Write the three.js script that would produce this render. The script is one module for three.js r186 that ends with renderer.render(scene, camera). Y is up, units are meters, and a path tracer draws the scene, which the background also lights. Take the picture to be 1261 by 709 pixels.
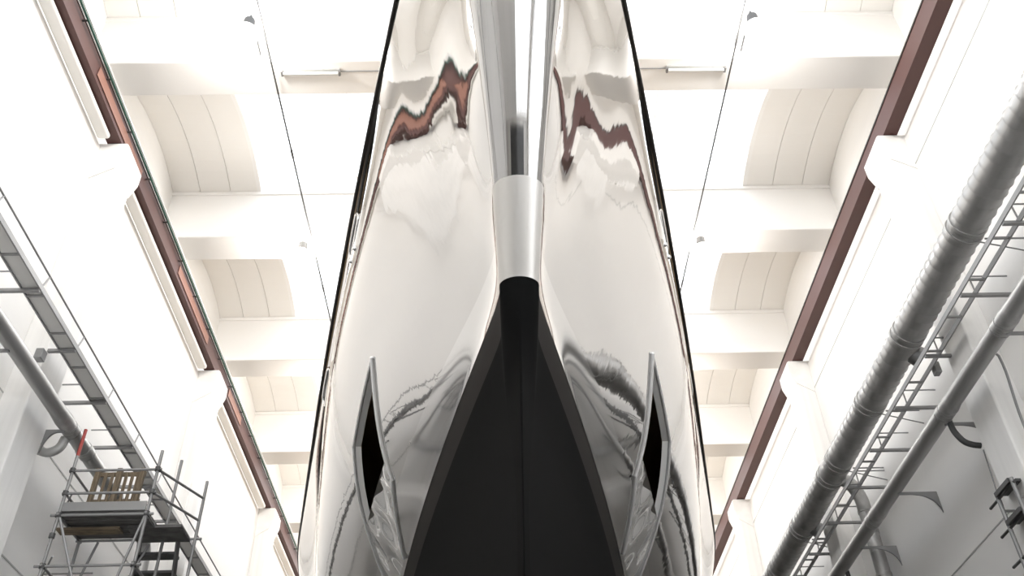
import * as THREE from 'three';
import { mergeGeometries } from 'three/addons/utils/BufferGeometryUtils.js';
import { RoundedBoxGeometry } from 'three/addons/geometries/RoundedBoxGeometry.js';

const V = (x, y, z) => new THREE.Vector3(x, y, z);
const rad = THREE.MathUtils.degToRad;
const EYE = 1.6;                                   // eye height above the floor; heights below are measured from the eye unless said
const scene = new THREE.Scene();

// ---------------------------------------------------------------- camera
const camera = new THREE.PerspectiveCamera(34.593, 1261 / 709, 0.05, 300);
{
  const p = rad(40.368), y = rad(1.513), r = rad(-1.783);
  const f = V(Math.sin(y) * Math.cos(p), Math.sin(p), -Math.cos(y) * Math.cos(p));
  const rt = V(Math.cos(y), 0, Math.sin(y)), up = V(0, 0, 0).crossVectors(rt, f);
  const right = rt.clone().multiplyScalar(Math.cos(r)).addScaledVector(up, Math.sin(r));
  const top = up.clone().multiplyScalar(Math.cos(r)).addScaledVector(rt, -Math.sin(r));
  camera.quaternion.setFromRotationMatrix(new THREE.Matrix4().makeBasis(right, top, f.clone().negate()));
  camera.position.set(0, EYE, 0);
}
// ---------------------------------------------------------------- sky, exposure
const renderer = new THREE.WebGLRenderer({ antialias: true });
renderer.toneMapping = THREE.LinearToneMapping;
renderer.toneMappingExposure = 1.75;
renderer.shadowMap.enabled = true;
scene.background = new THREE.Color().setRGB(1.76, 1.79, 1.80);   // even overcast sky
const LAMP_POWER = 9;

// ---------------------------------------------------------------- helpers
let seed = 7;
const rnd = () => { seed = (seed * 1664525 + 1013904223) >>> 0; return seed / 4294967296; };
const taken = new Map();
function numbered(n) { const k = taken.get(n) || 0; taken.set(n, k + 1); return k ? n + '_' + String(k).padStart(3, '0') : n; }
function tag(o, label, category, group, kind) {
  o.userData.label = label; o.userData.category = category;
  if (group) o.userData.group = group;
  if (kind) o.userData.kind = kind;
  return o;
}
function thing(name, label, category, group) { const g = new THREE.Group(); g.name = numbered(name); scene.add(g); tag(g, label, category, group); return g; }
function structure(name) { const g = new THREE.Group(); g.name = name; g.userData.kind = 'structure'; scene.add(g); return g; }
function part(name, geo, mat, parent) {
  if (Array.isArray(geo)) geo = mergeGeometries(geo.map(g => { const q = g.index ? g.toNonIndexed() : g; for (const k of Object.keys(q.attributes)) if (!['position', 'normal', 'uv'].includes(k)) q.deleteAttribute(k); return q; }), false);
  const m = new THREE.Mesh(geo, mat); m.name = name; m.castShadow = m.receiveShadow = true; parent.add(m); return m;
}
// box between two corners, heights from the eye
function bx(x0, x1, y0, y1, z0, z1, r = 0) {
  const w = Math.abs(x1 - x0), h = Math.abs(y1 - y0), d = Math.abs(z1 - z0);
  const g = r ? new RoundedBoxGeometry(w, h, d, 2, Math.min(r, w / 2.1, h / 2.1, d / 2.1)) : new THREE.BoxGeometry(w, h, d);
  return g.translate((x0 + x1) / 2, (y0 + y1) / 2 + EYE, (z0 + z1) / 2);
}
function rod(a, b, r, seg = 10) {                  // a, b: [x, y from the eye, z]
  const A = V(a[0], a[1] + EYE, a[2]), B = V(b[0], b[1] + EYE, b[2]), d = B.clone().sub(A), L = d.length();
  const g = new THREE.CylinderGeometry(r, r, L, seg); g.translate(0, L / 2, 0);
  g.applyQuaternion(new THREE.Quaternion().setFromUnitVectors(V(0, 1, 0), d.normalize()));
  return g.translate(A.x, A.y, A.z);
}
function bar(a, b, w, h) {                         // rectangular bar from a to b
  const A = V(a[0], a[1] + EYE, a[2]), B = V(b[0], b[1] + EYE, b[2]), d = B.clone().sub(A), L = d.length();
  const g = new THREE.BoxGeometry(w, h, L); g.translate(0, 0, L / 2);
  const m = new THREE.Matrix4().lookAt(d.clone().normalize(), V(0, 0, 0), V(0, 1, 0));
  g.applyMatrix4(m); return g.translate(A.x, A.y, A.z);
}
function sweep(points, r, seg = 8, n = 40) {
  return new THREE.TubeGeometry(new THREE.CatmullRomCurve3(points.map(p => V(p[0], p[1] + EYE, p[2]))), n, r, seg);
}
function extrudeZ(pts, z0, z1) {                   // outline in x, y (from the eye), pulled along z
  const s = new THREE.Shape(pts.map(p => new THREE.Vector2(p[0], p[1] + EYE)));
  const g = new THREE.ExtrudeGeometry(s, { depth: Math.abs(z1 - z0), bevelEnabled: false });
  return g.translate(0, 0, Math.min(z0, z1));
}
// tileable noise
function noiseTex(n, cells, seedN, lo, hi, srgb, octs = 4, tint = [1, 1, 1]) {
  const layers = []; let s0 = seedN;
  const r = () => { s0 = (s0 * 1664525 + 1013904223) >>> 0; return s0 / 4294967296; };
  for (let o = 0; o < octs; o++) { const cx = cells[0] << o, cy = cells[1] << o; layers.push([cx, cy, Float32Array.from({ length: cx * cy }, r)]); }
  const d = new Uint8Array(n * n * 4), sm = t => t * t * (3 - 2 * t);
  for (let j = 0; j < n; j++) for (let i = 0; i < n; i++) {
    let v = 0, a = 0.5, t = 0;
    for (const [cx, cy, g] of layers) {
      const x = i / n * cx, y = j / n * cy, xi = Math.floor(x), yi = Math.floor(y), fx = sm(x - xi), fy = sm(y - yi);
      const q = (X, Y) => g[(Y % cy) * cx + (X % cx)];
      v += a * ((q(xi, yi) * (1 - fx) + q(xi + 1, yi) * fx) * (1 - fy) + (q(xi, yi + 1) * (1 - fx) + q(xi + 1, yi + 1) * fx) * fy); t += a; a *= 0.5;
    }
    v = lo + (hi - lo) * v / t;
    for (let c = 0; c < 3; c++) d[(j * n + i) * 4 + c] = Math.max(0, Math.min(255, v * tint[c] * 255));
    d[(j * n + i) * 4 + 3] = 255;
  }
  const tx = new THREE.DataTexture(d, n, n); tx.wrapS = tx.wrapT = THREE.RepeatWrapping; tx.magFilter = THREE.LinearFilter; tx.minFilter = THREE.LinearMipmapLinearFilter; tx.generateMipmaps = true;
  if (srgb) tx.colorSpace = THREE.SRGBColorSpace;
  tx.needsUpdate = true; return tx;
}
const std = (o) => new THREE.MeshStandardMaterial(o);
const lin = (r, g, b) => new THREE.Color().setRGB(r, g, b);
const plasterTex = noiseTex(256, [5, 5], 11, 0.93, 1.0, true);
const concreteTex = noiseTex(256, [6, 6], 23, 0.55, 1.0, true);
const rippleTex = noiseTex(1024, [10, 4], 31, 0, 1, false, 4);
const crumpleTex = noiseTex(512, [5, 7], 47, 0, 1, false, 4);
const zincTex = noiseTex(256, [9, 9], 53, 0.75, 1.0, true);
const M = {
  wall: std({ color: lin(0.91, 0.895, 0.87), roughness: 0.75, map: plasterTex }),
  beam: std({ color: lin(0.91, 0.895, 0.87), roughness: 0.7 }),
  shell: std({ color: lin(0.88, 0.86, 0.825), roughness: 0.8 }),
  upstand: std({ color: lin(0.91, 0.895, 0.87), roughness: 0.6 }),
  floor: std({ color: lin(0.70, 0.675, 0.64), roughness: 0.6, map: concreteTex }),
  red: std({ color: lin(0.085, 0.033, 0.028), roughness: 0.5 }),
  litred: std({ color: lin(0.27, 0.13, 0.095), roughness: 0.5 }),  // paler girder red, light painted into the colour
  green: std({ color: lin(0.03, 0.10, 0.075), roughness: 0.5 }),
  black: std({ color: lin(0.02, 0.02, 0.02), roughness: 0.5 }),
  zinc: std({ color: lin(0.58, 0.575, 0.565), roughness: 0.40, metalness: 0.5, map: zincTex }),
  steel: std({ color: lin(0.30, 0.30, 0.30), roughness: 0.45, metalness: 0.6 }),
  dark: std({ color: lin(0.09, 0.09, 0.09), roughness: 0.55, metalness: 0.3 }),
  palezinc: std({ color: lin(0.66, 0.65, 0.63), roughness: 0.55, metalness: 0.15 }),
  tray: std({ color: lin(0.50, 0.50, 0.49), roughness: 0.5, metalness: 0.4 }),
  rubber: std({ color: lin(0.06, 0.06, 0.06), roughness: 0.6 }),
  wood: std({ color: lin(0.30, 0.23, 0.15), roughness: 0.8, map: concreteTex }),
  plank: std({ color: lin(0.17, 0.165, 0.16), roughness: 0.75, map: concreteTex }),
  redpaint: std({ color: lin(0.35, 0.05, 0.04), roughness: 0.5 }),
  mirror: std({ color: lin(0.57, 0.558, 0.547), roughness: 0.035, metalness: 1, bumpMap: rippleTex, bumpScale: 0.0024 }),
  stripe: std({ color: lin(0.66, 0.65, 0.64), roughness: 0.09, metalness: 1 }),
  stem: std({ color: lin(0.57, 0.558, 0.547), roughness: 0.05, metalness: 1 }),
  collar: std({ color: lin(0.74, 0.71, 0.67), roughness: 0.30, metalness: 0.4 }),
  keelpaint: new THREE.MeshPhysicalMaterial({ color: lin(0.006, 0.006, 0.006), roughness: 0.85, specularIntensity: 0.18 }),
  keelband: new THREE.MeshPhysicalMaterial({ color: lin(0.030, 0.027, 0.025), roughness: 0.8, specularIntensity: 0.3 }),
  chrome: std({ color: lin(0.86, 0.86, 0.86), roughness: 0.06, metalness: 1 }),
  crumple: std({ color: lin(0.93, 0.92, 0.91), roughness: 0.06, metalness: 0.88, bumpMap: crumpleTex, bumpScale: 0.008 }),
  rim: std({ color: lin(0.92, 0.92, 0.92), roughness: 0.25, metalness: 0.6 }),
  deck: std({ color: lin(0.33, 0.24, 0.15), roughness: 0.7 }),
  caprail: std({ color: lin(0.014, 0.010, 0.008), roughness: 0.35 }),
  glass: new THREE.MeshPhysicalMaterial({ color: lin(0.97, 0.98, 1.0), roughness: 0.15, transmission: 1, thickness: 0, ior: 1.3 }),
  globe: std({ color: 0xffffff, emissive: lin(1, 0.985, 0.96), emissiveIntensity: 3, roughness: 0.4 }),
  tube: std({ color: lin(0.8, 0.8, 0.78), roughness: 0.3 }),
};

// ================================================================ THE HALL
const XC = 0.28;                                   // the hall's centre line
const Z_FRONT = 6.5, Z_BACK = -46;
const YB = 15.41, YT = 16.92;                      // underside and top of the roof beams
const floor = structure('floor');
part('floor_slab', new THREE.BoxGeometry(17.6, 0.3, Z_FRONT - Z_BACK).translate(XC, -0.15, (Z_FRONT + Z_BACK) / 2), M.floor, floor);
{
  const t = thing('added_tarpaulin', 'black tarpaulin added out of view on the floor to darken the stem reflection', 'tarpaulin');
  part('sheet', new RoundedBoxGeometry(9, 0.012, 9.6, 2, 0.005).translate(XC, 0.006, 1.4), M.black, t);  // unseen sheet, added so the stem has something dark to mirror
}
const pilasterZ = []; for (let k = -4; k <= 4; k++) pilasterZ.push(12.35 + 7.6 * k);   // distance ahead of the eye

const wallAt = (side, z) => XC + side * (pilasterZ.some(p => Math.abs(p - z) < 0.44) ? 7.435 : 7.865);
for (const [side, nm] of [[-1, 'wall_left'], [1, 'wall_right']]) {
  const w = structure(nm), X = d => XC + side * d;
  if (side < 0) part('wall_panel', bx(X(7.87), X(8.8), -EYE, 13.9, Z_FRONT, Z_BACK), M.wall, w);
  else part('wall_panel', [bx(X(7.87), X(8.8), -EYE, 13.9, -4.2, Z_BACK), bx(X(7.87), X(8.8), 7.0, 13.9, Z_FRONT, -4.2), bx(X(7.87), X(8.8), -EYE, -0.6, Z_FRONT, -4.2), bx(X(7.87), X(8.8), -0.6, 7.0, Z_FRONT, 5.8)], M.wall, w);
  part('upper_wall', bx(X(8.23), X(8.8), 13.9, 18.3, Z_FRONT, Z_BACK), M.wall, w);
  for (const zc of pilasterZ) {
    if (side > 0 && zc < 4) continue;              // the tall side window takes this bay
    const pil = part('pilaster', bx(X(7.44), X(7.88), -EYE, 13.55, -zc + 0.39, -zc - 0.39, 0.03), M.wall, w);
    const prof = [[7.9, 13.0], [7.44, 13.3], [7.33, 13.62], [7.33, 13.94], [7.37, 13.98], [7.9, 13.98]].map(p => [X(p[0]), p[1]]);
    part('corbel', extrudeZ(side > 0 ? prof.reverse() : prof, -zc + 0.41, -zc - 0.41), M.wall, pil);
    if (side < 0) part('bearing_ledge', bx(X(7.61), X(7.845), 13.86, 13.98, -zc - 0.62, -zc - 7.6 + 0.62, 0.05), M.shell, w);
  }
  const joint = side > 0 ? [6.62, 13.15] : [8.2, 6.25];
  for (const y of joint) part('wall_joint', bx(X(7.862), X(7.88), y - 0.012, y + 0.012, side > 0 && y < 7 ? -4.3 : Z_FRONT, Z_BACK), M.tray, w);
}
{
  const w = structure('wall_back');
  part('wall_panel', bx(XC - 8.8, XC + 8.8, -EYE, 18.3, Z_BACK, Z_BACK - 0.4), M.wall, w);
  const f = structure('wall_front');               // behind the camera, with a tall glazed hall door
  const x0 = 0.2, x1 = 7.2, y0 = -1.5, y1 = 12.0;
  part('wall_panel', [bx(XC - 8.8, x0, -EYE, 18.3, Z_FRONT, Z_FRONT + 0.4), bx(x1, XC + 8.8, -EYE, 18.3, Z_FRONT, Z_FRONT + 0.4),
    bx(x0, x1, -EYE, y0, Z_FRONT, Z_FRONT + 0.4), bx(x0, x1, y1, 18.3, Z_FRONT, Z_FRONT + 0.4)], M.wall, f);
  const d = structure('door_1');
  for (let i = 0; i < 5; i++) for (let j = 0; j < 9; j++)
    part('pane', bx(x0 + 1.4 * i + 0.04, x0 + 1.4 * i + 1.36, y0 + 1.5 * j + 0.04, y0 + 1.5 * j + 1.46, Z_FRONT + 0.2, Z_FRONT + 0.21), M.glass, d);
  for (let i = 0; i <= 5; i++) part('door_stile', bx(x0 + 1.4 * i - 0.05, x0 + 1.4 * i + 0.05, y0, y1, Z_FRONT + 0.16, Z_FRONT + 0.26), M.steel, d);
}
{
  const d = structure('window_20');                // tall side window in the right wall, beside and behind the camera
  for (let i = 0; i < 5; i++) for (let j = 0; j < 4; j++) part('pane', bx(XC + 8.3, XC + 8.31, -0.6 + 1.9 * j + 0.04, -0.6 + 1.9 * j + 1.86, -4.2 + 2 * i + 0.04, -4.2 + 2 * i + 1.96), M.glass, d);
  for (let i = 0; i <= 5; i++) part('mullion', bx(XC + 8.25, XC + 8.36, -0.6, 7.0, -4.2 + 2 * i - 0.05, -4.2 + 2 * i + 0.05), M.steel, d);
}
// ---- ceiling: beams, shallow vault panels with recessed joints, skylights between
const ceiling = structure('ceiling');
const vaultY = (t) => {                            // t: distance behind a beam's front face
  const q = t - 3.52; return YT + 0.27 - 0.27 * (q > 0 ? (q / 1.5) ** 2 : 0.9 * (q / 1.5) ** 2);
};
const glazeY = (t) => t < 2 ? 17.5 : 17.5 - (t - 2) / 3 * 0.52;
function shellGeo(x0, x1, zb, up, thick, fn = vaultY, t0 = 0.80, t1 = 5.03, n = 14) {
  const pts = [];
  for (let i = 0; i <= n; i++) { const t = t0 + (t1 - t0) * i / n; pts.push([t, fn(t) + up]); }
  const s = new THREE.Shape([...pts, ...pts.slice().reverse().map(p => [p[0], p[1] + thick])].map(p => new THREE.Vector2(p[0], p[1] + EYE)));
  const g = new THREE.ExtrudeGeometry(s, { depth: x1 - x0, bevelEnabled: false });
  g.rotateY(Math.PI / 2);                          // (t, y, depth) -> (depth, y, -t)
  return g.translate(x0, 0, -zb);
}
const SKY = 6.05;                                  // half width of the skylights
const edgesX = [8.23, 7.55, 6.80, SKY];
let win = 0;
for (let k = -6; k <= 6; k++) {
  const zb = 11.08 + 5 * k;
  if (-zb < Z_FRONT && -zb > Z_BACK + 1) {
    part('roof_beam', bx(XC - 8.3, XC + 8.3, YB, YT, -zb, -zb - 0.83, 0.035), M.beam, ceiling);
    part('beam_flange', bx(XC - 8.23, XC + 8.23, YT - 0.10, YT, -zb + 0.035, -zb), M.upstand, ceiling);
    part('skylight_curb', bx(XC - 8.23, XC + 8.23, YT, 17.6, -zb - 0.35, -zb - 0.83), M.upstand, ceiling);
  }
  if (-zb > Z_FRONT + 0.5 || -zb < Z_BACK) continue;
  for (const side of [-1, 1]) {
    const a = side < 0 ? XC - 8.3 : XC + SKY, b = side < 0 ? XC - SKY : XC + 8.3;
    part('vault_shell', shellGeo(a, b, zb, 0.04, 0.14), M.shell, ceiling);
    for (let i = 0; i < 3; i++) {
      const p = XC + side * edgesX[i], q = XC + side * edgesX[i + 1];
      part('vault_panel', shellGeo(Math.min(p, q) + 0.006, Math.max(p, q) - 0.006, zb, 0, 0.05), M.shell, ceiling);
    }
    const us = [];                                 // upright edge of the skylight opening
    for (let i = 0; i <= 14; i++) { const t = 0.8 + 4.23 * i / 14; us.push([t, vaultY(t) - 0.004]); }
    const s = new THREE.Shape([...us, [5.03, glazeY(5.03) + 0.06], [2, glazeY(2) + 0.06], [0.8, glazeY(0.8) + 0.06]].map(p => new THREE.Vector2(p[0], p[1] + EYE)));
    const g = new THREE.ExtrudeGeometry(s, { depth: 0.1, bevelEnabled: false }).rotateY(Math.PI / 2).translate(side < 0 ? XC - SKY - 0.09 : XC + SKY - 0.01, 0, -zb);
    part('skylight_upstand', g, M.upstand, ceiling);
  }
  const wn = structure('window_' + (++win));
  const np = 5, w = (2 * SKY) / np;
  for (let i = 0; i < np; i++) part('pane', shellGeo(XC - SKY + w * i + 0.02, XC - SKY + w * (i + 1) - 0.02, zb, 0, 0.012, glazeY, 0.8, 5.03, 4), M.glass, wn);
  for (let i = 0; i <= np; i++) part('glazing_bar', shellGeo(XC - SKY + w * i - 0.015, XC - SKY + w * i + 0.015, zb, -0.004, 0.02, glazeY, 0.8, 5.03, 4), M.upstand, wn);
}
part('roof_end', [bx(XC - 8.8, XC + 8.8, 16.5, 18.3, Z_BACK + 0.6, Z_BACK - 0.4), bx(XC - 8.8, XC + 8.8, 16.5, 18.3, Z_FRONT + 0.4, Z_FRONT - 1.0)], M.beam, ceiling);

// ================================================================ THE YACHT
const Y1 = 6.5, YS = 11.0, HS = YS - Y1, KEEL = -0.75;
const sstep = t => { t = Math.max(0, Math.min(1, t)); return t * t * (3 - 2 * t); };
const noseZ = u => u >= 0 ? 7.449 - 4.259 * u : 7.449 - 4.259 * 0.72 * u;
const noseW = u => {
  if (u < 0) return 0.2087 - 0.15 * sstep(-u / 0.45);
  if (u < 0.46915) return 0.2087 + 0.22441 * u + 0.67071 * u * u;
  const v = u - 0.46915; return 0.46156 + 0.85374 * v * Math.exp(-1.36 * v);
};
const sharp = u => sstep(-u / 0.22);
const noseE = u => noseW(u) * (0.8 + 2.8 * sharp(u));
const crease = u => noseZ(u) + noseE(u);
const FLARE = [
  [-0.3743, 3.8187, -0.9225, 0.3119, 0.3924],
  [-3.0198, 1.7803, -1.1917, 0.1114, 0.4834],
  [-1.5634, 2.6125, -1.0338, 0.5152, 1.0902],
  [-0.3486, -0.126, 0.7602, -0.533, 0.681],
  [-0.1088, 0.4647, 0.2928, 0.212, 0.4437],
  [-0.0942, -0.2579, 0.1155, -0.2072, 0.1125]];
const cheb = (x, n) => { const o = [1, x]; for (let i = 2; i < n; i++) o.push(2 * x * o[i - 1] - o[i - 2]); return o; };
function half(Y, z) {                              // half breadth of the hull at height Y, distance z ahead of the eye
  const u = (Y - Y1) / HS, d = Math.max(0, z - crease(u)), c = 0.26 * (1 - sharp(u));
  const uu = Math.max(0, u), deep = Math.max(0, -u);
  const sl = (0.27814 + 0.01574 * uu) * Math.max(0.25, 1 - 0.35 * deep), q = 0.006275 * (1 - uu) + 0.002162 * uu;
  const dl = Math.min(d, 14), ex = Math.max(0, d - 14);
  let b = noseW(u) + sl * (Math.sqrt(d * d + c * c) - c) - q * (dl * dl + 28 * ex);
  if (u > 0) {                                     // fullness of the flare between waterline and deck edge
    const A = cheb(2 * u - 1, 6), B = cheb(1 - 2 * Math.exp(-d / 5), 5); let v = 0;
    for (let i = 0; i < 6; i++) for (let j = 0; j < 5; j++) v += FLARE[i][j] * A[i] * B[j];
    b += u * (1 - u) * (1 - Math.exp(-d / 0.8)) * v;
  }
  const cap = 6.3; return b < cap - 0.8 ? b : cap - 0.8 * Math.exp(-(b - cap + 0.8) / 0.8);
}
function hullNormal(side, Y, z) {
  const h = 0.004, bY = (half(Y + h, z) - half(Y - h, z)) / (2 * h), bz = (half(Y, z + h) - half(Y, z - h)) / (2 * h);
  return V(side, -bY, bz).normalize();
}
const onHull = (side, Y, z, out = 0) => {
  const n = hullNormal(side, Y, z);
  return V(XC + side * half(Y, z), Y + EYE, -z).addScaledVector(n, out);
};
// convex clipping in the (z, Y) plane, so that openings are cut exactly
function outsideOf(poly, hole) {
  let rest = poly; const out = [];
  for (let i = 0; i < hole.length && rest.length; i++) {
    const a = hole[i], b = hole[(i + 1) % hole.length];
    const sd = p => (b[0] - a[0]) * (p[1] - a[1]) - (b[1] - a[1]) * (p[0] - a[0]);   // > 0 inside (counter-clockwise hole)
    const cut = keepIn => {
      const r = [];
      for (let j = 0; j < rest.length; j++) {
        const p = rest[j], q = rest[(j + 1) % rest.length], sp = sd(p), sq = sd(q);
        if ((sp >= 0) === keepIn) r.push(p);
        if ((sp >= 0) !== (sq >= 0)) { const t = sp / (sp - sq); r.push([p[0] + (q[0] - p[0]) * t, p[1] + (q[1] - p[1]) * t]); }
      }
      return r;
    };
    const o = cut(false); if (o.length > 2) out.push(o);
    rest = cut(true);
  }
  return out;
}
function hullSide(side, Ya, Yb, rows, cols, holes = [], out = 0, zEnd = 44) {
  const pos = [], nor = [], uv = [];
  const put = p => {
    const q = onHull(side, p[1], p[0], out), n = hullNormal(side, p[1], p[0]);
    pos.push(q.x, q.y, q.z); nor.push(n.x, n.y, n.z); uv.push(p[0] / 3.2 + (side > 0 ? 0.37 : 0), p[1] / 3.2);
  };
  const zAt = (Y, j) => { const s = crease((Y - Y1) / HS); return s + (zEnd - s) * Math.pow(j / cols, 2.2); };
  for (let i = 0; i < rows; i++) for (let j = 0; j < cols; j++) {
    const ya = Ya + (Yb - Ya) * i / rows, yb = Ya + (Yb - Ya) * (i + 1) / rows;
    let polys = [[[zAt(ya, j), ya], [zAt(ya, j + 1), ya], [zAt(yb, j + 1), yb], [zAt(yb, j), yb]]];
    for (const h of holes) {
      const bb = h.bb || (h.bb = [Math.min(...h.map(p => p[0])), Math.max(...h.map(p => p[0])), Math.min(...h.map(p => p[1])), Math.max(...h.map(p => p[1]))]);
      polys = polys.flatMap(p => (Math.max(...p.map(q => q[0])) < bb[0] || Math.min(...p.map(q => q[0])) > bb[1] || yb < bb[2] || ya > bb[3]) ? [p] : outsideOf(p, h));
    }
    for (const p of polys) for (let k = 1; k + 1 < p.length; k++) {
      const tri = side > 0 ? [p[0], p[k], p[k + 1]] : [p[0], p[k + 1], p[k]];
      tri.forEach(put);
    }
  }
  const g = new THREE.BufferGeometry();
  g.setAttribute('position', new THREE.Float32BufferAttribute(pos, 3)); g.setAttribute('normal', new THREE.Float32BufferAttribute(nor, 3)); g.setAttribute('uv', new THREE.Float32BufferAttribute(uv, 2));
  return g;
}
function stemGeo(Ya, Yb, rows, cols, out = 0) {
  const P = (Y, a) => {
    const u = (Y - Y1) / HS, w = Math.sin(a), k = sharp(u);
    const prof = Math.sqrt(Math.max(0, 1 - w * w)) * (1 - k) + (1 - Math.abs(w)) * k;
    return V(XC + w * noseW(u), Y + EYE, -(crease(u) - noseE(u) * prof));
  };
  const pos = [], nor = [], uv = [], idx = [];
  for (let i = 0; i <= rows; i++) for (let j = 0; j <= cols; j++) {
    const Y = Ya + (Yb - Ya) * i / rows, a = (-1 + 2 * j / cols) * Math.PI / 2, e = 0.01, aa = Math.max(-1.55, Math.min(1.55, a));
    const n = V(0, 0, 0).crossVectors(P(Y, aa + e).sub(P(Y, aa - e)), P(Y + e, aa).sub(P(Y - e, aa))).normalize();
    const p = P(Y, a).addScaledVector(n, out);
    pos.push(p.x, p.y, p.z); nor.push(n.x, n.y, n.z); uv.push(j / cols, Y);
    if (i < rows && j < cols) { const q = i * (cols + 1) + j; idx.push(q, q + 1, q + cols + 2, q, q + cols + 2, q + cols + 1); }
  }
  const g = new THREE.BufferGeometry(); g.setIndex(idx);
  g.setAttribute('position', new THREE.Float32BufferAttribute(pos, 3)); g.setAttribute('normal', new THREE.Float32BufferAttribute(nor, 3)); g.setAttribute('uv', new THREE.Float32BufferAttribute(uv, 2));
  return g;
}
const yacht = thing('yacht', 'mirror polished yacht hull with black keel standing bow first in the white hall', 'yacht');
const YSTR = 6.96, YCOL = 7.283;
// openings, counter-clockwise in (z, Y)
const PT = [11.53, 8.43], PB = [13.58, 8.10], PG = [16.35, 6.55], PE = [14.55, 6.55], PF = [12.86, 7.07];
const pocket = [PE, PG, PB, PT, PF];
const stadium = (zc, yc, L, r) => { const p = []; for (let i = 0; i <= 8; i++) { const a = -Math.PI / 2 + Math.PI * i / 8; p.push([zc + L / 2 - r + r * Math.cos(a), yc + r * Math.sin(a)]); } for (let i = 0; i <= 8; i++) { const a = Math.PI / 2 + Math.PI * i / 8; p.push([zc - L / 2 + r + r * Math.cos(a), yc + r * Math.sin(a)]); } return p; };
const fairleads = [stadium(11.3, 10.77, 1.05, 0.12), stadium(15.7, 10.77, 1.15, 0.12)];
for (const side of [-1, 1]) {
  part('hull_plating', hullSide(side, YSTR, YS, 70, 150, [pocket, ...fairleads]), M.mirror, yacht);
  part('boot_stripe', hullSide(side, Y1, YSTR, 8, 150, [pocket]), M.stripe, yacht);
  part('keel_band', hullSide(side, 6.17, Y1, 4, 130), M.keelband, yacht);
  part('keel_plating', hullSide(side, KEEL, 6.17, 30, 110), M.keelpaint, yacht);
  // black edge along the deck
  const cp = []; for (let i = 0; i <= 120; i++) { const z = crease(1) + 0.02 + (44 - crease(1)) * Math.pow(i / 120, 1.6); cp.push(onHull(side, YS, z)); }
  const ring = [[-0.03, -0.042], [0.020, -0.042], [0.030, 0.0], [0.018, 0.04], [-0.08, 0.04]], pos = [], idx = [];
  cp.forEach((p, i) => {
    const n = hullNormal(side, YS - 0.05, -p.z); n.y = 0; n.normalize();
    for (const [o, h] of ring) pos.push(p.x + n.x * o, p.y + h, p.z + n.z * o);
    if (i) for (let k = 0; k < 5; k++) { const a = (i - 1) * 5 + k, b = (i - 1) * 5 + (k + 1) % 5; idx.push(a, b, b + 5, a, b + 5, a + 5); }
  });
  const g = new THREE.BufferGeometry(); g.setIndex(idx); g.setAttribute('position', new THREE.Float32BufferAttribute(pos, 3)); g.computeVertexNormals();
  part('cap_rail', g, M.caprail, yacht);
  // ---- anchor pocket
  const ap = new THREE.Group(); ap.name = 'anchor_pocket'; yacht.add(ap);
  const hp = (z, Y, out = 0) => onHull(side, Y, z, out);
  const edge = (a, b, out, r, n = 14) => new THREE.TubeGeometry(new THREE.CatmullRomCurve3(Array.from({ length: n + 1 }, (_, i) => hp(a[0] + (b[0] - a[0]) * i / n, a[1] + (b[1] - a[1]) * i / n, out))), 30, r, 8);
  const ball = (p, r) => new THREE.SphereGeometry(r, 10, 8).translate(...hp(p[0], p[1], 0.012).toArray());
  part('pocket_frame', [edge(PE, PF, 0.012, 0.034), edge(PF, PT, 0.012, 0.034), edge(PT, PB, 0.008, 0.028), edge(PB, PG, 0.008, 0.032), ball(PT, 0.034), ball(PB, 0.032), ball(PF, 0.034)], M.rim, ap);
  // the opening leads into the closed, unlit inside of the hull; a short coaming lines its edge
  const quad = (a, b, c, d) => { const g = new THREE.BufferGeometry(); g.setAttribute('position', new THREE.Float32BufferAttribute([a, b, c, a, c, d].flatMap(p => p.toArray()), 3)); g.setAttribute('uv', new THREE.Float32BufferAttribute([0, 0, 1, 0, 1, 1, 0, 0, 1, 1, 0, 1], 2)); g.computeVertexNormals(); return g; };
  const zFront = Y => Y > PF[1] ? PF[0] + (PT[0] - PF[0]) * (Y - PF[1]) / (PT[1] - PF[1]) : PE[0] + (PF[0] - PE[0]) * (Y - PE[1]) / (PF[1] - PE[1]);
  const zRear = Y => PG[0] + (PB[0] - PG[0]) * (Y - PG[1]) / (PB[1] - PG[1]);
  const YM = 7.34;                                 // the plate below closes the lower part
  const cut = (p, k = 0.12) => { const q = p.clone(); q.x -= side * k; return q; };
  const lined = (n, f) => Array.from({ length: n }, (_, i) => { const p = f(i / n), q = f((i + 1) / n); return quad(p, q, cut(q), cut(p)); });
  part('pocket_coaming', [...lined(10, t => hp(PT[0] + (PB[0] - PT[0]) * t, PT[1] + (PB[1] - PT[1]) * t)), ...lined(10, t => { const Y = PT[1] + (YM - PT[1]) * t; return hp(zFront(Y), Y); })], M.rim, ap);
  const cheek = part('pocket_cheek', lined(10, t => { const Y = PB[1] + (YM - PB[1]) * t; return hp(zRear(Y), Y); }), M.upstand, ap); cheek.userData.label = 'bright white cheek of the pocket';
  part('pocket_sill', lined(8, t => hp(zFront(YM) + (zRear(YM) - zFront(YM)) * t, YM, -0.02)), M.chrome, ap);
  // crumpled bright plate
  const pos2 = [], uv2 = [], idx2 = [], nU = 60, nV = 40;
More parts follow.
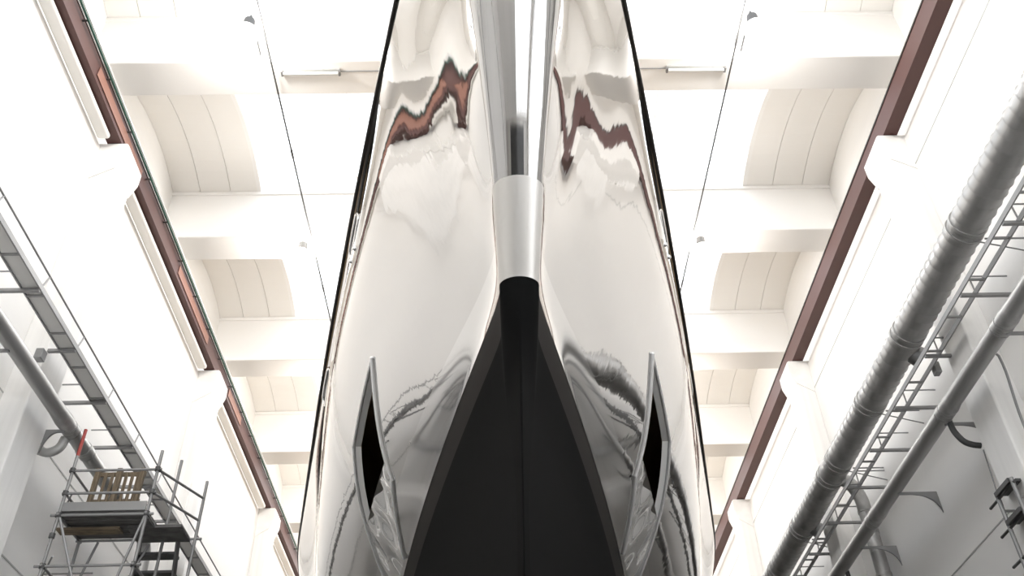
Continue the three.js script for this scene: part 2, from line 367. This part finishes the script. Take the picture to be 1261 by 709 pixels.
  for (let i = 0; i <= nV; i++) for (let j = 0; j <= nU; j++) {
    const Y = PE[1] + (YM - PE[1]) * i / nV, za = zFront(Y), zb = zRear(Y), z = za + (zb - za) * j / nU;
    const e = Math.min(1, 5 * Math.min(j / nU, 1 - j / nU)), dent = e * (0.045 * Math.sin(z * 6.1 + Y * 4.3) * Math.sin(Y * 7.7 - z) + 0.016 * Math.sin(z * 13 + Y * 9));
    const p = hp(z, Y, -0.004 - 0.05 * e + dent); pos2.push(p.x, p.y, p.z); uv2.push(z / 1.6, Y / 1.6);
    if (i < nV && j < nU) { const a = i * (nU + 1) + j; side > 0 ? idx2.push(a, a + 1, a + nU + 2, a, a + nU + 2, a + nU + 1) : idx2.push(a, a + nU + 2, a + 1, a, a + nU + 1, a + nU + 2); }
  }
  const gp = new THREE.BufferGeometry(); gp.setIndex(idx2); gp.setAttribute('position', new THREE.Float32BufferAttribute(pos2, 3)); gp.setAttribute('uv', new THREE.Float32BufferAttribute(uv2, 2)); gp.computeVertexNormals();
  part('pocket_plate', gp, M.crumple, ap);
  // ---- fairleads
  for (const s of fairleads) {
    const f = new THREE.Group(); f.name = 'fairlead'; yacht.add(f);
    const pts = s.map(p => onHull(side, p[1], p[0], 0.01));
    part('fairlead_ring', new THREE.TubeGeometry(new THREE.CatmullRomCurve3(pts, true), 60, 0.028, 8, true), M.chrome, f);
    const inner = pts.map(p => cut(p));
    const gs = []; for (let i = 0; i < pts.length; i++) { const j = (i + 1) % pts.length; gs.push(quad(pts[i], pts[j], inner[j], inner[i])); }
    part('fairlead_throat', gs, M.rim, f);
  }
  for (const [z, Y] of [[10.75, 10.0], [11.1, 10.05]]) part('drain_spout', new THREE.SphereGeometry(0.035, 10, 8).translate(...onHull(side, Y, z, 0.01).toArray()), M.chrome, yacht);
}
part('stem', stemGeo(YCOL, YS, 60, 48), M.stem, yacht);
part('stem_collar', stemGeo(Y1, YCOL, 16, 48, 0.012), M.collar, yacht).userData.label = 'bright metal collar around the stem';
part('keel_stem', stemGeo(KEEL, Y1, 60, 48, 0.006), M.keelpaint, yacht);
{
  const pos = [], idx = [], pos3 = [];
  for (let i = 0; i <= 60; i++) {
    const z = crease(1) + 0.05 + (44 - crease(1)) * Math.pow(i / 60, 1.5), h = half(YS, z) - 0.03;
    pos.push(XC - h, YS - 0.06 + EYE, -z, XC + h, YS - 0.06 + EYE, -z);
    const zk = crease((KEEL - Y1) / HS) + (44 - crease((KEEL - Y1) / HS)) * i / 60, hk = half(KEEL, zk);
    pos3.push(XC - hk, KEEL + EYE, -zk, XC + hk, KEEL + EYE, -zk);
    if (i) { const a = 2 * i - 2; idx.push(a, a + 1, a + 3, a, a + 3, a + 2); }
  }
  const mk = p => { const g = new THREE.BufferGeometry(); g.setIndex(idx); g.setAttribute('position', new THREE.Float32BufferAttribute(p, 3)); g.computeVertexNormals(); return g; };
  part('deck', mk(pos), M.deck, yacht); part('keel_bottom', mk(pos3), M.keelpaint, yacht);
  // stern bulkhead closing the hull
  const tp = []; for (let i = 0; i <= 40; i++) { const Y = KEEL + (YS - KEEL) * i / 40, h = half(Y, 44); tp.push(XC - h, Y + EYE, -44, XC + h, Y + EYE, -44); }
  const ti = []; for (let i = 1; i <= 40; i++) { const a = 2 * i - 2; ti.push(a, a + 1, a + 3, a, a + 3, a + 2); }
  const g = new THREE.BufferGeometry(); g.setIndex(ti); g.setAttribute('position', new THREE.Float32BufferAttribute(tp, 3)); g.computeVertexNormals(); part('transom', g, M.keelpaint, yacht);
}
for (const z of [22, 30, 38]) {
  const kb = thing('keel_block', 'stack of timbers under the black keel of the yacht', 'keel block', 'timber blocks under the keel');
  for (let i = 0; i < 2; i++) part('timber', bx(XC - 0.9, XC + 0.9, -EYE + 0.419 * i, -EYE + 0.419 * (i + 1), -z + 0.35, -z - 0.35, 0.02), M.wood, kb);
}

// ================================================================ CRANE GIRDERS, CONDUCTOR
for (const side of [-1, 1]) {
  const X = d => XC + side * d;
  const cg = thing('crane_girder', side < 0 ? 'long red-brown crane girder with a green conductor line along it' : 'long red-brown crane girder above the large spiral duct', 'crane girder');
  part('girder_body', bx(X(7.485), X(7.765), 14.0, 14.46, Z_FRONT - 0.5, Z_BACK + 0.5), M.red, cg);
  part('girder_flange', bx(X(7.47), X(7.78), 14.46, 14.50, Z_FRONT - 0.5, Z_BACK + 0.5), M.caprail, cg);
  part('crane_rail', bx(X(7.60), X(7.66), 14.50, 14.58, Z_FRONT - 0.5, Z_BACK + 0.5), M.dark, cg);
}
{
  const c = thing('conductor_rail', 'thin dark green conductor line bracketed along the red-brown crane girder', 'conductor rail');
  const x = XC - 7.375;
  part('conductor', bx(x - 0.02, x + 0.012, 14.36, 14.395, Z_FRONT - 1, Z_BACK + 1), M.green, c);
  part('conductor_shield', bx(x + 0.018, x + 0.035, 14.39, 14.45, Z_FRONT - 1, Z_BACK + 1), M.tray, c);
  for (let z = -2; z < 40; z += 1.27) part('conductor_bracket', bx(XC - 7.484, x, 14.37, 14.39, -z, -z - 0.03), M.dark, c);
  for (const [a, b] of [[10.4, 13.0], [15.9, 18.6], [20.9, 22.4]]) part('lit_flange_strip', bx(XC - 7.48, XC - 7.465, 14.10, 14.35, -a, -b, 0.006), M.litred, c);  // pale strips paint the lit stretches of the girder inner face
}
// ================================================================ LAMPS, TUBES, WIRES
for (const side of [-1, 1]) for (let k = -3; k <= 4; k++) {
  const x = side < 0 ? -4.58 : 5.06, y = 15.0, z = -(10.17 + 6.2 * k);
  if (z > Z_FRONT - 3 || z < Z_BACK + 3) continue;
  const near = k === 0 ? 'beside the roof beam with strip lights' : k === 1 ? 'hanging in the bay behind that beam' : null;
  const L = thing('globe_lamp', near ? (side < 0 ? 'globe lamp on the scaffold side, ' : 'globe lamp on the large duct side, ') + near : 'white glowing globe lamp hanging from the roof beams', 'lamp', near ? 'globe lamps' : 'other globe lamps');
  part('globe', new THREE.SphereGeometry(0.228, 32, 20).scale(1, 0.92, 1).translate(x, y + EYE, z), M.globe, L);
  part('cap', new THREE.CylinderGeometry(0.10, 0.12, 0.24, 20).translate(x, y + 0.32 + EYE, z), M.dark, L);
  // short stem straight up to a roof beam, or an arm back to the next one
  const under = [-6, -5, -4, -3, -2, -1, 0, 1, 2, 3, 4, 5, 6].map(q => -(11.08 + 5 * q)).find(b => z < b - 0.1 && z > b - 0.73);
  if (under) part('arm', rod([x, y + 0.43, z], [x, YB - 0.002, z], 0.02), M.dark, L);
  else { const zb = -(11.08 + 5 * Math.round((-z - 11.5) / 5)), target = z > zb ? zb + 0.002 : zb - 0.832; part('arm', [rod([x, y + 0.43, z], [x, YB + 0.2, z], 0.018), rod([x, YB + 0.2, z], [x, YB + 0.2, target], 0.018)], M.dark, L); }
  const pl = new THREE.PointLight(lin(1, 0.965, 0.92), LAMP_POWER * (side < 0 ? 1.35 : 1), 0, 2); pl.position.set(x, y + EYE, z); pl.castShadow = true; pl.shadow.radius = 11; L.add(pl);
}
for (const [a, b, l] of [[-4.18, -3.0, 'slim strip light under the front roof beam beside the scaffold side wire'], [3.54, 4.75, 'slim strip light under the front roof beam on the large duct side']]) {
  const t = thing('strip_light', l, 'strip light');
  part('housing', bx(a, b, YB - 0.05, YB, -11.25, -11.40, 0.01), M.tray, t);
  part('tube', rod([a + 0.04, YB - 0.075, -11.325], [b - 0.04, YB - 0.075, -11.325], 0.03), M.tube, t);
  part('end_cap', [bx(a, a + 0.04, YB - 0.1, YB - 0.04, -11.27, -11.38), bx(b - 0.04, b, YB - 0.1, YB - 0.04, -11.27, -11.38)], M.steel, t);
  part('cable', rod(a < 0 ? [b, YB - 0.012, -11.33] : [a, YB - 0.012, -11.33], a < 0 ? [b + 1.2, YB - 0.012, -11.33] : [a - 1.2, YB - 0.012, -11.33], 0.012), M.steel, t);
}
for (const [k, l, knots] of [[-0.2822, 'thin steel wire slung under the roof on the scaffold side', [13.4, 17.9]], [0.3156, 'thin steel wire slung under the roof on the large duct side', [10.6, 17.9]]]) {
  const y = 15.3, x = k * y, w = thing('stay_wire', l, 'wire');
  part('strand', rod([x, y, Z_FRONT], [x, y, Z_BACK], 0.019, 8), M.dark, w);
  for (const z of knots) part('turnbuckle', rod([x, y, -z + 0.12], [x, y, -z - 0.12], 0.026, 8), M.dark, w);
}

// ================================================================ DUCTS AND CABLE LADDERS
function ductSection(x, y, z0, z1, r, pitch) {     // ribbed spiral-seam pipe along z
  const L = Math.abs(z1 - z0), prof = [], n = Math.max(1, Math.round(L / pitch));
  prof.push(new THREE.Vector2(r * 0.98, 0));
  for (let i = 0; i < n; i++) { const a = L * i / n, b = L / n; prof.push(new THREE.Vector2(r, a + b * 0.04), new THREE.Vector2(r, a + b * 0.84), new THREE.Vector2(r + 0.016, a + b * 0.92)); }
  prof.push(new THREE.Vector2(r * 0.98, L));
  const g = new THREE.LatheGeometry(prof, 28);
  g.rotateX(-Math.PI / 2);
  return g.translate(x, y + EYE, Math.max(z0, z1));
}
const band = (x, y, z, r, w = 0.06) => new THREE.CylinderGeometry(r, r, w, 28).rotateX(Math.PI / 2).translate(x, y + EYE, z);
{
  const d = thing('spiral_duct', 'large ribbed silver spiral duct under the red-brown crane girder', 'duct');
  const x = 7.3, y = 9.79, r = 0.275, cuts = [-6.3, -5, -3, 1, 4, 7.3, 10.2, 12.9, 15.1, 17.3, 18.0, 20.5, 22.9, 26, 29, 33, 37, 41, 45.8];
  for (let i = 0; i + 1 < cuts.length; i++) {
    const sec = part('duct_section', ductSection(x, y, -cuts[i], -cuts[i + 1], r, 0.21), M.zinc, d);
    if (i) part('coupling', [band(x, y, -cuts[i] + 0.08, r + 0.022, 0.05), band(x, y, -cuts[i] - 0.08, r + 0.022, 0.05)], M.zinc, sec);
  }
  for (const z of [7.3, 10.2, 15.0, 17.2, 20.6, 23.2]) part('hanger', [rod([x + 0.2, y - 0.26, -z], [wallAt(1, z), y - 0.26, -z], 0.016), rod([x, y - 0.3, -z], [wallAt(1, z), y - 0.55, -z], 0.012)], M.steel, d);
  for (const z of [13.3, 20.2]) part('spigot', new THREE.CylinderGeometry(0.16, 0.19, 0.2, 20).rotateZ(0.9).translate(x + 0.2, y - 0.17 + EYE, -z), M.steel, d);
  // drop leg that bends down toward the floor
  part('drop_leg', [new THREE.TubeGeometry(new THREE.CatmullRomCurve3([[7.40, 9.75], [7.66, 9.62], [7.81, 9.30], [7.84, 8.8], [7.84, 8.0]].map(p => V(p[0], p[1] + EYE, -18.0))), 30, 0.145, 20), rod([7.84, 8.0, -18.0], [7.84, -EYE + 0.2, -18.0], 0.145, 20)], M.zinc, d);
  part('drop_coupling', [rod([7.84, 8.42, -18], [7.84, 8.5, -18], 0.158, 20), rod([7.84, 7.5, -18], [7.84, 7.56, -18], 0.158, 20), rod([7.84, 7.2, -18], [7.84, 7.26, -18], 0.158, 20), rod([7.84, 8.9, -18], [7.84, 8.96, -18], 0.158, 20)], M.zinc, d);
}
function smallDuct(name, label, x, y, r, cuts, brackets, wallX) {
  const d = thing(name, label, 'duct'), s = Math.sign(x);
  for (let i = 0; i + 1 < cuts.length; i++) {
    const sec = part('duct_section', ductSection(x, y, -cuts[i], -cuts[i + 1], r, 4), M.zinc, d);
    if (i) part('coupling', [band(x, y, -cuts[i] + 0.1, r + 0.01, 0.03), band(x, y, -cuts[i], r + 0.012, 0.14), band(x, y, -cuts[i] - 0.1, r + 0.01, 0.03)], M.zinc, sec);
  }
  for (const z of brackets) {                      // wall bracket with a curved gusset
    const sh = new THREE.Shape(); const L = Math.abs(wallAt(s, z) - x);
    sh.moveTo(0, 0); sh.lineTo(L, 0); sh.lineTo(L, -0.42); sh.quadraticCurveTo(L - 0.05, -0.07, L * 0.35, -0.05); sh.lineTo(0, -0.05);
    const g = new THREE.ExtrudeGeometry(sh, { depth: 0.03, bevelEnabled: false }); if (s < 0) g.scale(-1, 1, 1), g.index || flip(g);
    part('wall_bracket', g.translate(x, y + 0.02 - r + EYE, -z), M.steel, d);
  }
  return d;
}
function flip(g) { for (const k of ['position', 'normal', 'uv']) { const a = g.attributes[k], n = a.itemSize; for (let i = 0; i < a.count; i += 3) for (let c = 0; c < n; c++) { const t = a.array[(i + 1) * n + c]; a.array[(i + 1) * n + c] = a.array[(i + 2) * n + c]; a.array[(i + 2) * n + c] = t; } } const nn = g.attributes.normal.array; for (let i = 0; i < nn.length; i++) nn[i] = nn[i]; return g; }
{
  const d = smallDuct('smooth_duct', 'slender smooth grey duct on gusset brackets below the cable ladder', 7.42, 8.15, 0.14, [-6.3, -4, 0, 4, 8, 10.6, 12.9, 16.8, 20, 24, 28, 33, 38, 45.8], [8.2, 10.6, 13.05, 15.45, 17.75, 20.2, 22.6], 8.15);
  for (const z of [12.9, 19.0]) part('flexible_hose', sweep([[7.5, 8.05, -z], [7.52, 7.85, -z], [7.62, 7.66, -z], [7.74, 7.6, -z], [7.86, 7.58, -z]].map(p => [p[0], p[1], p[2] - (z < 15 ? 0.12 : 0)]), 0.05), M.rubber, d);
}
{
  const d = smallDuct('smooth_duct', 'slender smooth grey duct ending behind the scaffold platform', -6.86, 8.1, 0.125, [-6.3, -4, 0, 5, 9, 12.9, 13.6, 16.6], [8.4, 10.6, 12.75, 15.2], -7.6);
  part('elbow', sweep([[-6.86, 8.1, -16.6], [-6.86, 8.08, -16.85], [-6.86, 7.92, -17.05], [-6.86, 7.6, -17.1], [-6.86, -EYE + 0.1, -17.1]], 0.125, 18, 80), M.zinc, d);
  part('flexible_hose', sweep([[-6.95, 8.0, -13.0], [-7.0, 7.82, -13.0], [-7.15, 7.74, -13.0], [-7.35, 7.8, -13.0]], 0.075), M.tray, d);
}
function cableLadder(label, x0, x1, y, z0, z1, brackets, wallX, solid) {
  const c = thing('cable_ladder', label, 'cable ladder'), s = Math.sign(x0);
  for (const x of [x0, x1]) part('side_rail', [bx(x - 0.012, x + 0.012, y - 0.012, y + 0.075, z0, z1)], M.steel, c);
  const rg = bx(Math.min(x0, x1), Math.max(x0, x1), y - 0.008, y + 0.02, -0.02, 0.02);
  for (let z = z0 - 0.3; z > z1; z -= 0.92) { const m = part('rung', rg, M.steel, c); m.position.z = z; }
  const lo = Math.min(x0, x1) + (solid ? 0.012 : 0.05), hi = Math.max(x0, x1) - (solid ? 0.012 : 0.05), tg = bx(lo, hi, y + 0.012, y + 0.03, 0.455, -0.455);
  if (solid) for (let z = z0 - 0.76; z > z1; z -= 0.92) { const m = part('tray_bottom', tg, M.palezinc, c); m.position.z = z; }
  for (const z of brackets) part('wall_arm', [bx(Math.min(x0, wallAt(s, -z)), Math.max(x0, wallAt(s, -z)), y - 0.05, y, z + 0.03, z - 0.03), bar([x1, y + 0.05, z], [x1, y + 0.36, z + 0.001], 0.02, 0.02), bar([x1, y + 0.36, z], [wallAt(s, -z), y + 0.36, z], 0.02, 0.02)], M.steel, c);
  return c;
}
{
  const c = cableLadder('narrow grey cable ladder between the large spiral duct and the slender duct', 7.27, 7.53, 9.1, 6.2, -45.5, [6.4, 7.9, 9.4, 11.0, 12.6, 14.2, 15.7, 17.2, 18.8, 20.4, 22].map(z => -z), 8.15);
  part('junction_box', bx(7.58, 7.68, 9.0, 9.22, -12.95, -13.1, 0.01), M.steel, c);
  const l = cableLadder('narrow grey cable ladder on the pale wall above the scaffold', -6.72, -6.99, 9.04, 6.2, -45.5, [7.2, 8.8, 10.5, 12.0, 13.5, 15.0, 16.5, 18.0]  .map(z => -z), -7.6, true);
  part('junction_box', bx(-7.0, -7.12, 8.6, 8.78, -11.6, -11.75, 0.01), M.steel, l);
  part('hand_rail', rod([-6.72, 9.38, 6.2], [-6.72, 9.38, -45.5], 0.016, 8), M.steel, l);
  part('rail_stanchion', [7.2, 8.8, 10.5, 12.0, 13.5, 15.0, 16.5].map(z => rod([-6.72, 9.04, -z], [-6.72, 9.38, -z - 0.12], 0.014, 6)), M.steel, l);
}
{ // conduit and cables on the right wall
  const c = thing('wall_conduit', 'thin grey conduit bending down beside the pilaster by the wall ladder', 'conduit');
  part('pipe', sweep([[7.62, 8.40, -11.6], [7.66, 8.22, -11.35], [7.72, 8.0, -11.4], [7.8, 7.2, -11.65], [7.85, 4, -11.7], [7.85, -EYE, -11.7]], 0.02, 8, 80), M.steel, c);
  const w = thing('pull_cord', 'thin cord hanging from the hose to the wall ladder', 'cord');
  part('cord', rod([7.875, 7.50, -13.02], [7.80, 6.62, -13.0], 0.012, 6), M.steel, w); part('cord_weight', rod([7.80, 6.64, -13.0], [7.795, 6.5, -13.0], 0.03, 8), M.dark, w);
}
{ // access ladder on the right pilaster
  const l = thing('wall_ladder', 'dark steel access ladder fixed to the pale pilaster under the slender duct', 'ladder');
  const x = 7.56;
  for (const z of [-12.10, -12.62]) part('stile', rod([x, 6.5, z], [x, -EYE, z], 0.032), M.steel, l);
  for (let i = 0; i < 17; i++) { const y = 6.42 - 0.47 * i; part('rung', rod([x, y, -12.92], [x, y, -12.04], 0.022), M.dark, l); }
  for (const y of [6.44, 5.98]) part('step_plate', [bx(x - 0.05, x + 0.05, y, y + 0.07, -12.12, -12.6), bx(x + 0.07, x + 0.15, y + 0.02, y + 0.06, -12.12, -12.6)], M.dark, l);
  for (const y of [6.2, 3.2, 0.4]) part('stand_off', [bx(x, 7.74, y, y + 0.03, -12.13, -12.16), bx(x, 7.74, y, y + 0.03, -12.58, -12.61)], M.steel, l);
}

// ================================================================ SCAFFOLD
{
  const s = thing('scaffold', 'grey tube scaffold tower with a plank platform beside the pale wall', 'scaffold');
  const xl = -6.56, xr = -5.25, zf = -12.8, zr = -13.68, Y = 6.56, r = 0.025;
  const pole = (x, z, top) => part('pole', rod([x, -EYE, z], [x, top, z], r), M.steel, s);
  pole(xl, zf, 7.62); pole(xr, zf, 7.62); pole(xl, zr, 7.6); pole(xr, zr, 7.95);
  pole(xr + 0.5, zr, 7.55);
  part('red_pole_end', rod([xl, 7.55, zf], [xl, 8.03, zf], r + 0.002), M.redpaint, s);
  for (let i = 0; i < 4; i++) part('plank', bx(xl, xr, Y, Y + 0.05, zf - 0.22 * i - 0.01, zf - 0.22 * i - 0.205, 0.008), M.plank, s);
  part('toe_board', bx(xl + 0.03, xr - 0.03, Y + 0.03, Y + 0.18, zf + 0.03, zf, 0.006), M.steel, s);
  for (const y of [Y + 0.34, Y + 0.73]) {
    part('guard_rail', rod([xl - 0.05, y, zf], [xr + 0.06, y, zf], 0.021), M.steel, s);
    part('guard_rail', rod([xl, y, zf], [xl, y, zr], 0.021), M.steel, s);
    part('guard_rail', rod([xr, y, zf], [xr + 0.5, y - 0.05, zr], 0.021), M.steel, s);
  }
  for (const y of [Y - 0.02, Y - 0.82, Y - 2.6, Y - 4.6]) {
    part('ledger', rod([xl - 0.12, y, zf], [xr + 0.1, y, zf], 0.021), M.steel, s);
    part('ledger', rod([xl - 0.05, y, zr], [xr + 0.6, y, zr], 0.021), M.steel, s);
    part('transom_tube', rod([xl, y, zf + 0.06], [xl, y, zr - 0.06], 0.021), M.steel, s);
    part('transom_tube', rod([xr, y, zf + 0.06], [xr, y, zr - 0.06], 0.021), M.steel, s);
  }
  for (const [a, b] of [[[xl, Y, zf], [xl + 0.8, Y - 1.7, zf]], [[xr - 0.02, Y - 0.05, zf], [xl + 0.75, Y - 2.9, zf]], [[xl + 0.3, Y - 0.05, zr], [xl - 0.05, Y - 1.6, zr]], [[xr - 0.2, Y - 0.1, zr], [xl + 0.35, Y - 2.2, zr]]]) part('brace', rod(a, b, 0.02), M.steel, s);
  // outrigger frames to the wall
  for (const y of [Y + 0.46, Y - 0.55]) part('outrigger', [rod([xl + 0.35, y, zr], [xl - 0.40, y, zr], 0.013), rod([xl - 0.40, y, zr], [xl - 0.40, y - 0.28, zr + 0.1], 0.013), rod([xl - 0.40, y - 0.28, zr + 0.1], [xl + 0.1, y - 0.12, zf], 0.013)], M.steel, s);
  part('coupler', [[xl, Y + 0.34], [xl, Y + 0.73], [xr, Y + 0.34], [xr, Y + 0.73], [xl, Y - 0.02], [xr, Y - 0.02], [xl, Y - 0.82], [xr, Y - 0.82], [xl, Y - 0.35]].map(([x, y]) => rod([x, y - 0.035, zf + 0.005], [x, y + 0.035, zf + 0.005], 0.045, 8)), M.dark, s);
  // steep steps under the platform
  for (const x of [xr - 0.38, xr + 0.22]) part('stair_stringer', bar([x, Y - 0.02, zr - 0.05], [x, Y - 2.6, zr - 0.75], 0.03, 0.14), M.dark, s);
  for (let i = 0; i < 9; i++) part('stair_tread', bx(xr - 0.38, xr + 0.22, Y - 0.24 - 0.27 * i, Y - 0.20 - 0.27 * i, zr - 0.05 - 0.073 * i, zr - 0.27 - 0.073 * i), M.dark, s);
  part('landing', bx(xr - 0.4, xr + 0.42, Y - 0.06, Y - 0.01, zr + 0.5, zr - 0.02), M.plank, s);
  const w = thing('wooden_rack', 'brown wooden slatted frame standing on the scaffold platform', 'wooden frame');
  const z = -13.3, b = Y + 0.052;
  for (const [x, t] of [[-6.40, 0.07], [-6.05, 0.08], [-5.68, 0.065]]) part('post', bx(x - t / 2, x + t / 2, b, b + 0.98, z + 0.04, z - 0.04, 0.006), M.wood, w);
  for (const x of [-6.28, -6.17, -5.95, -5.85, -5.76]) part('slat', bx(x - 0.024, x + 0.024, b, b + 0.94, z - 0.03, z - 0.05), M.wood, w);
  for (const y of [0.05, 0.40, 0.88]) part('cross_bar', bx(-6.43, -5.65, b + y, b + y + 0.07, z - 0.05, z - 0.075), M.wood, w);
  const p = thing('loose_board', 'short brown board lying under the scaffold planks, its end sticking out', 'board');
  part('board', bx(xl - 0.16, xl + 0.8, Y - 0.078, Y - 0.043, zf - 0.35, zf - 0.55, 0.004), M.wood, p);
}
scene.traverse(o => { if (o.isMesh) { o.castShadow = o.receiveShadow = true; } });
renderer.render(scene, camera);
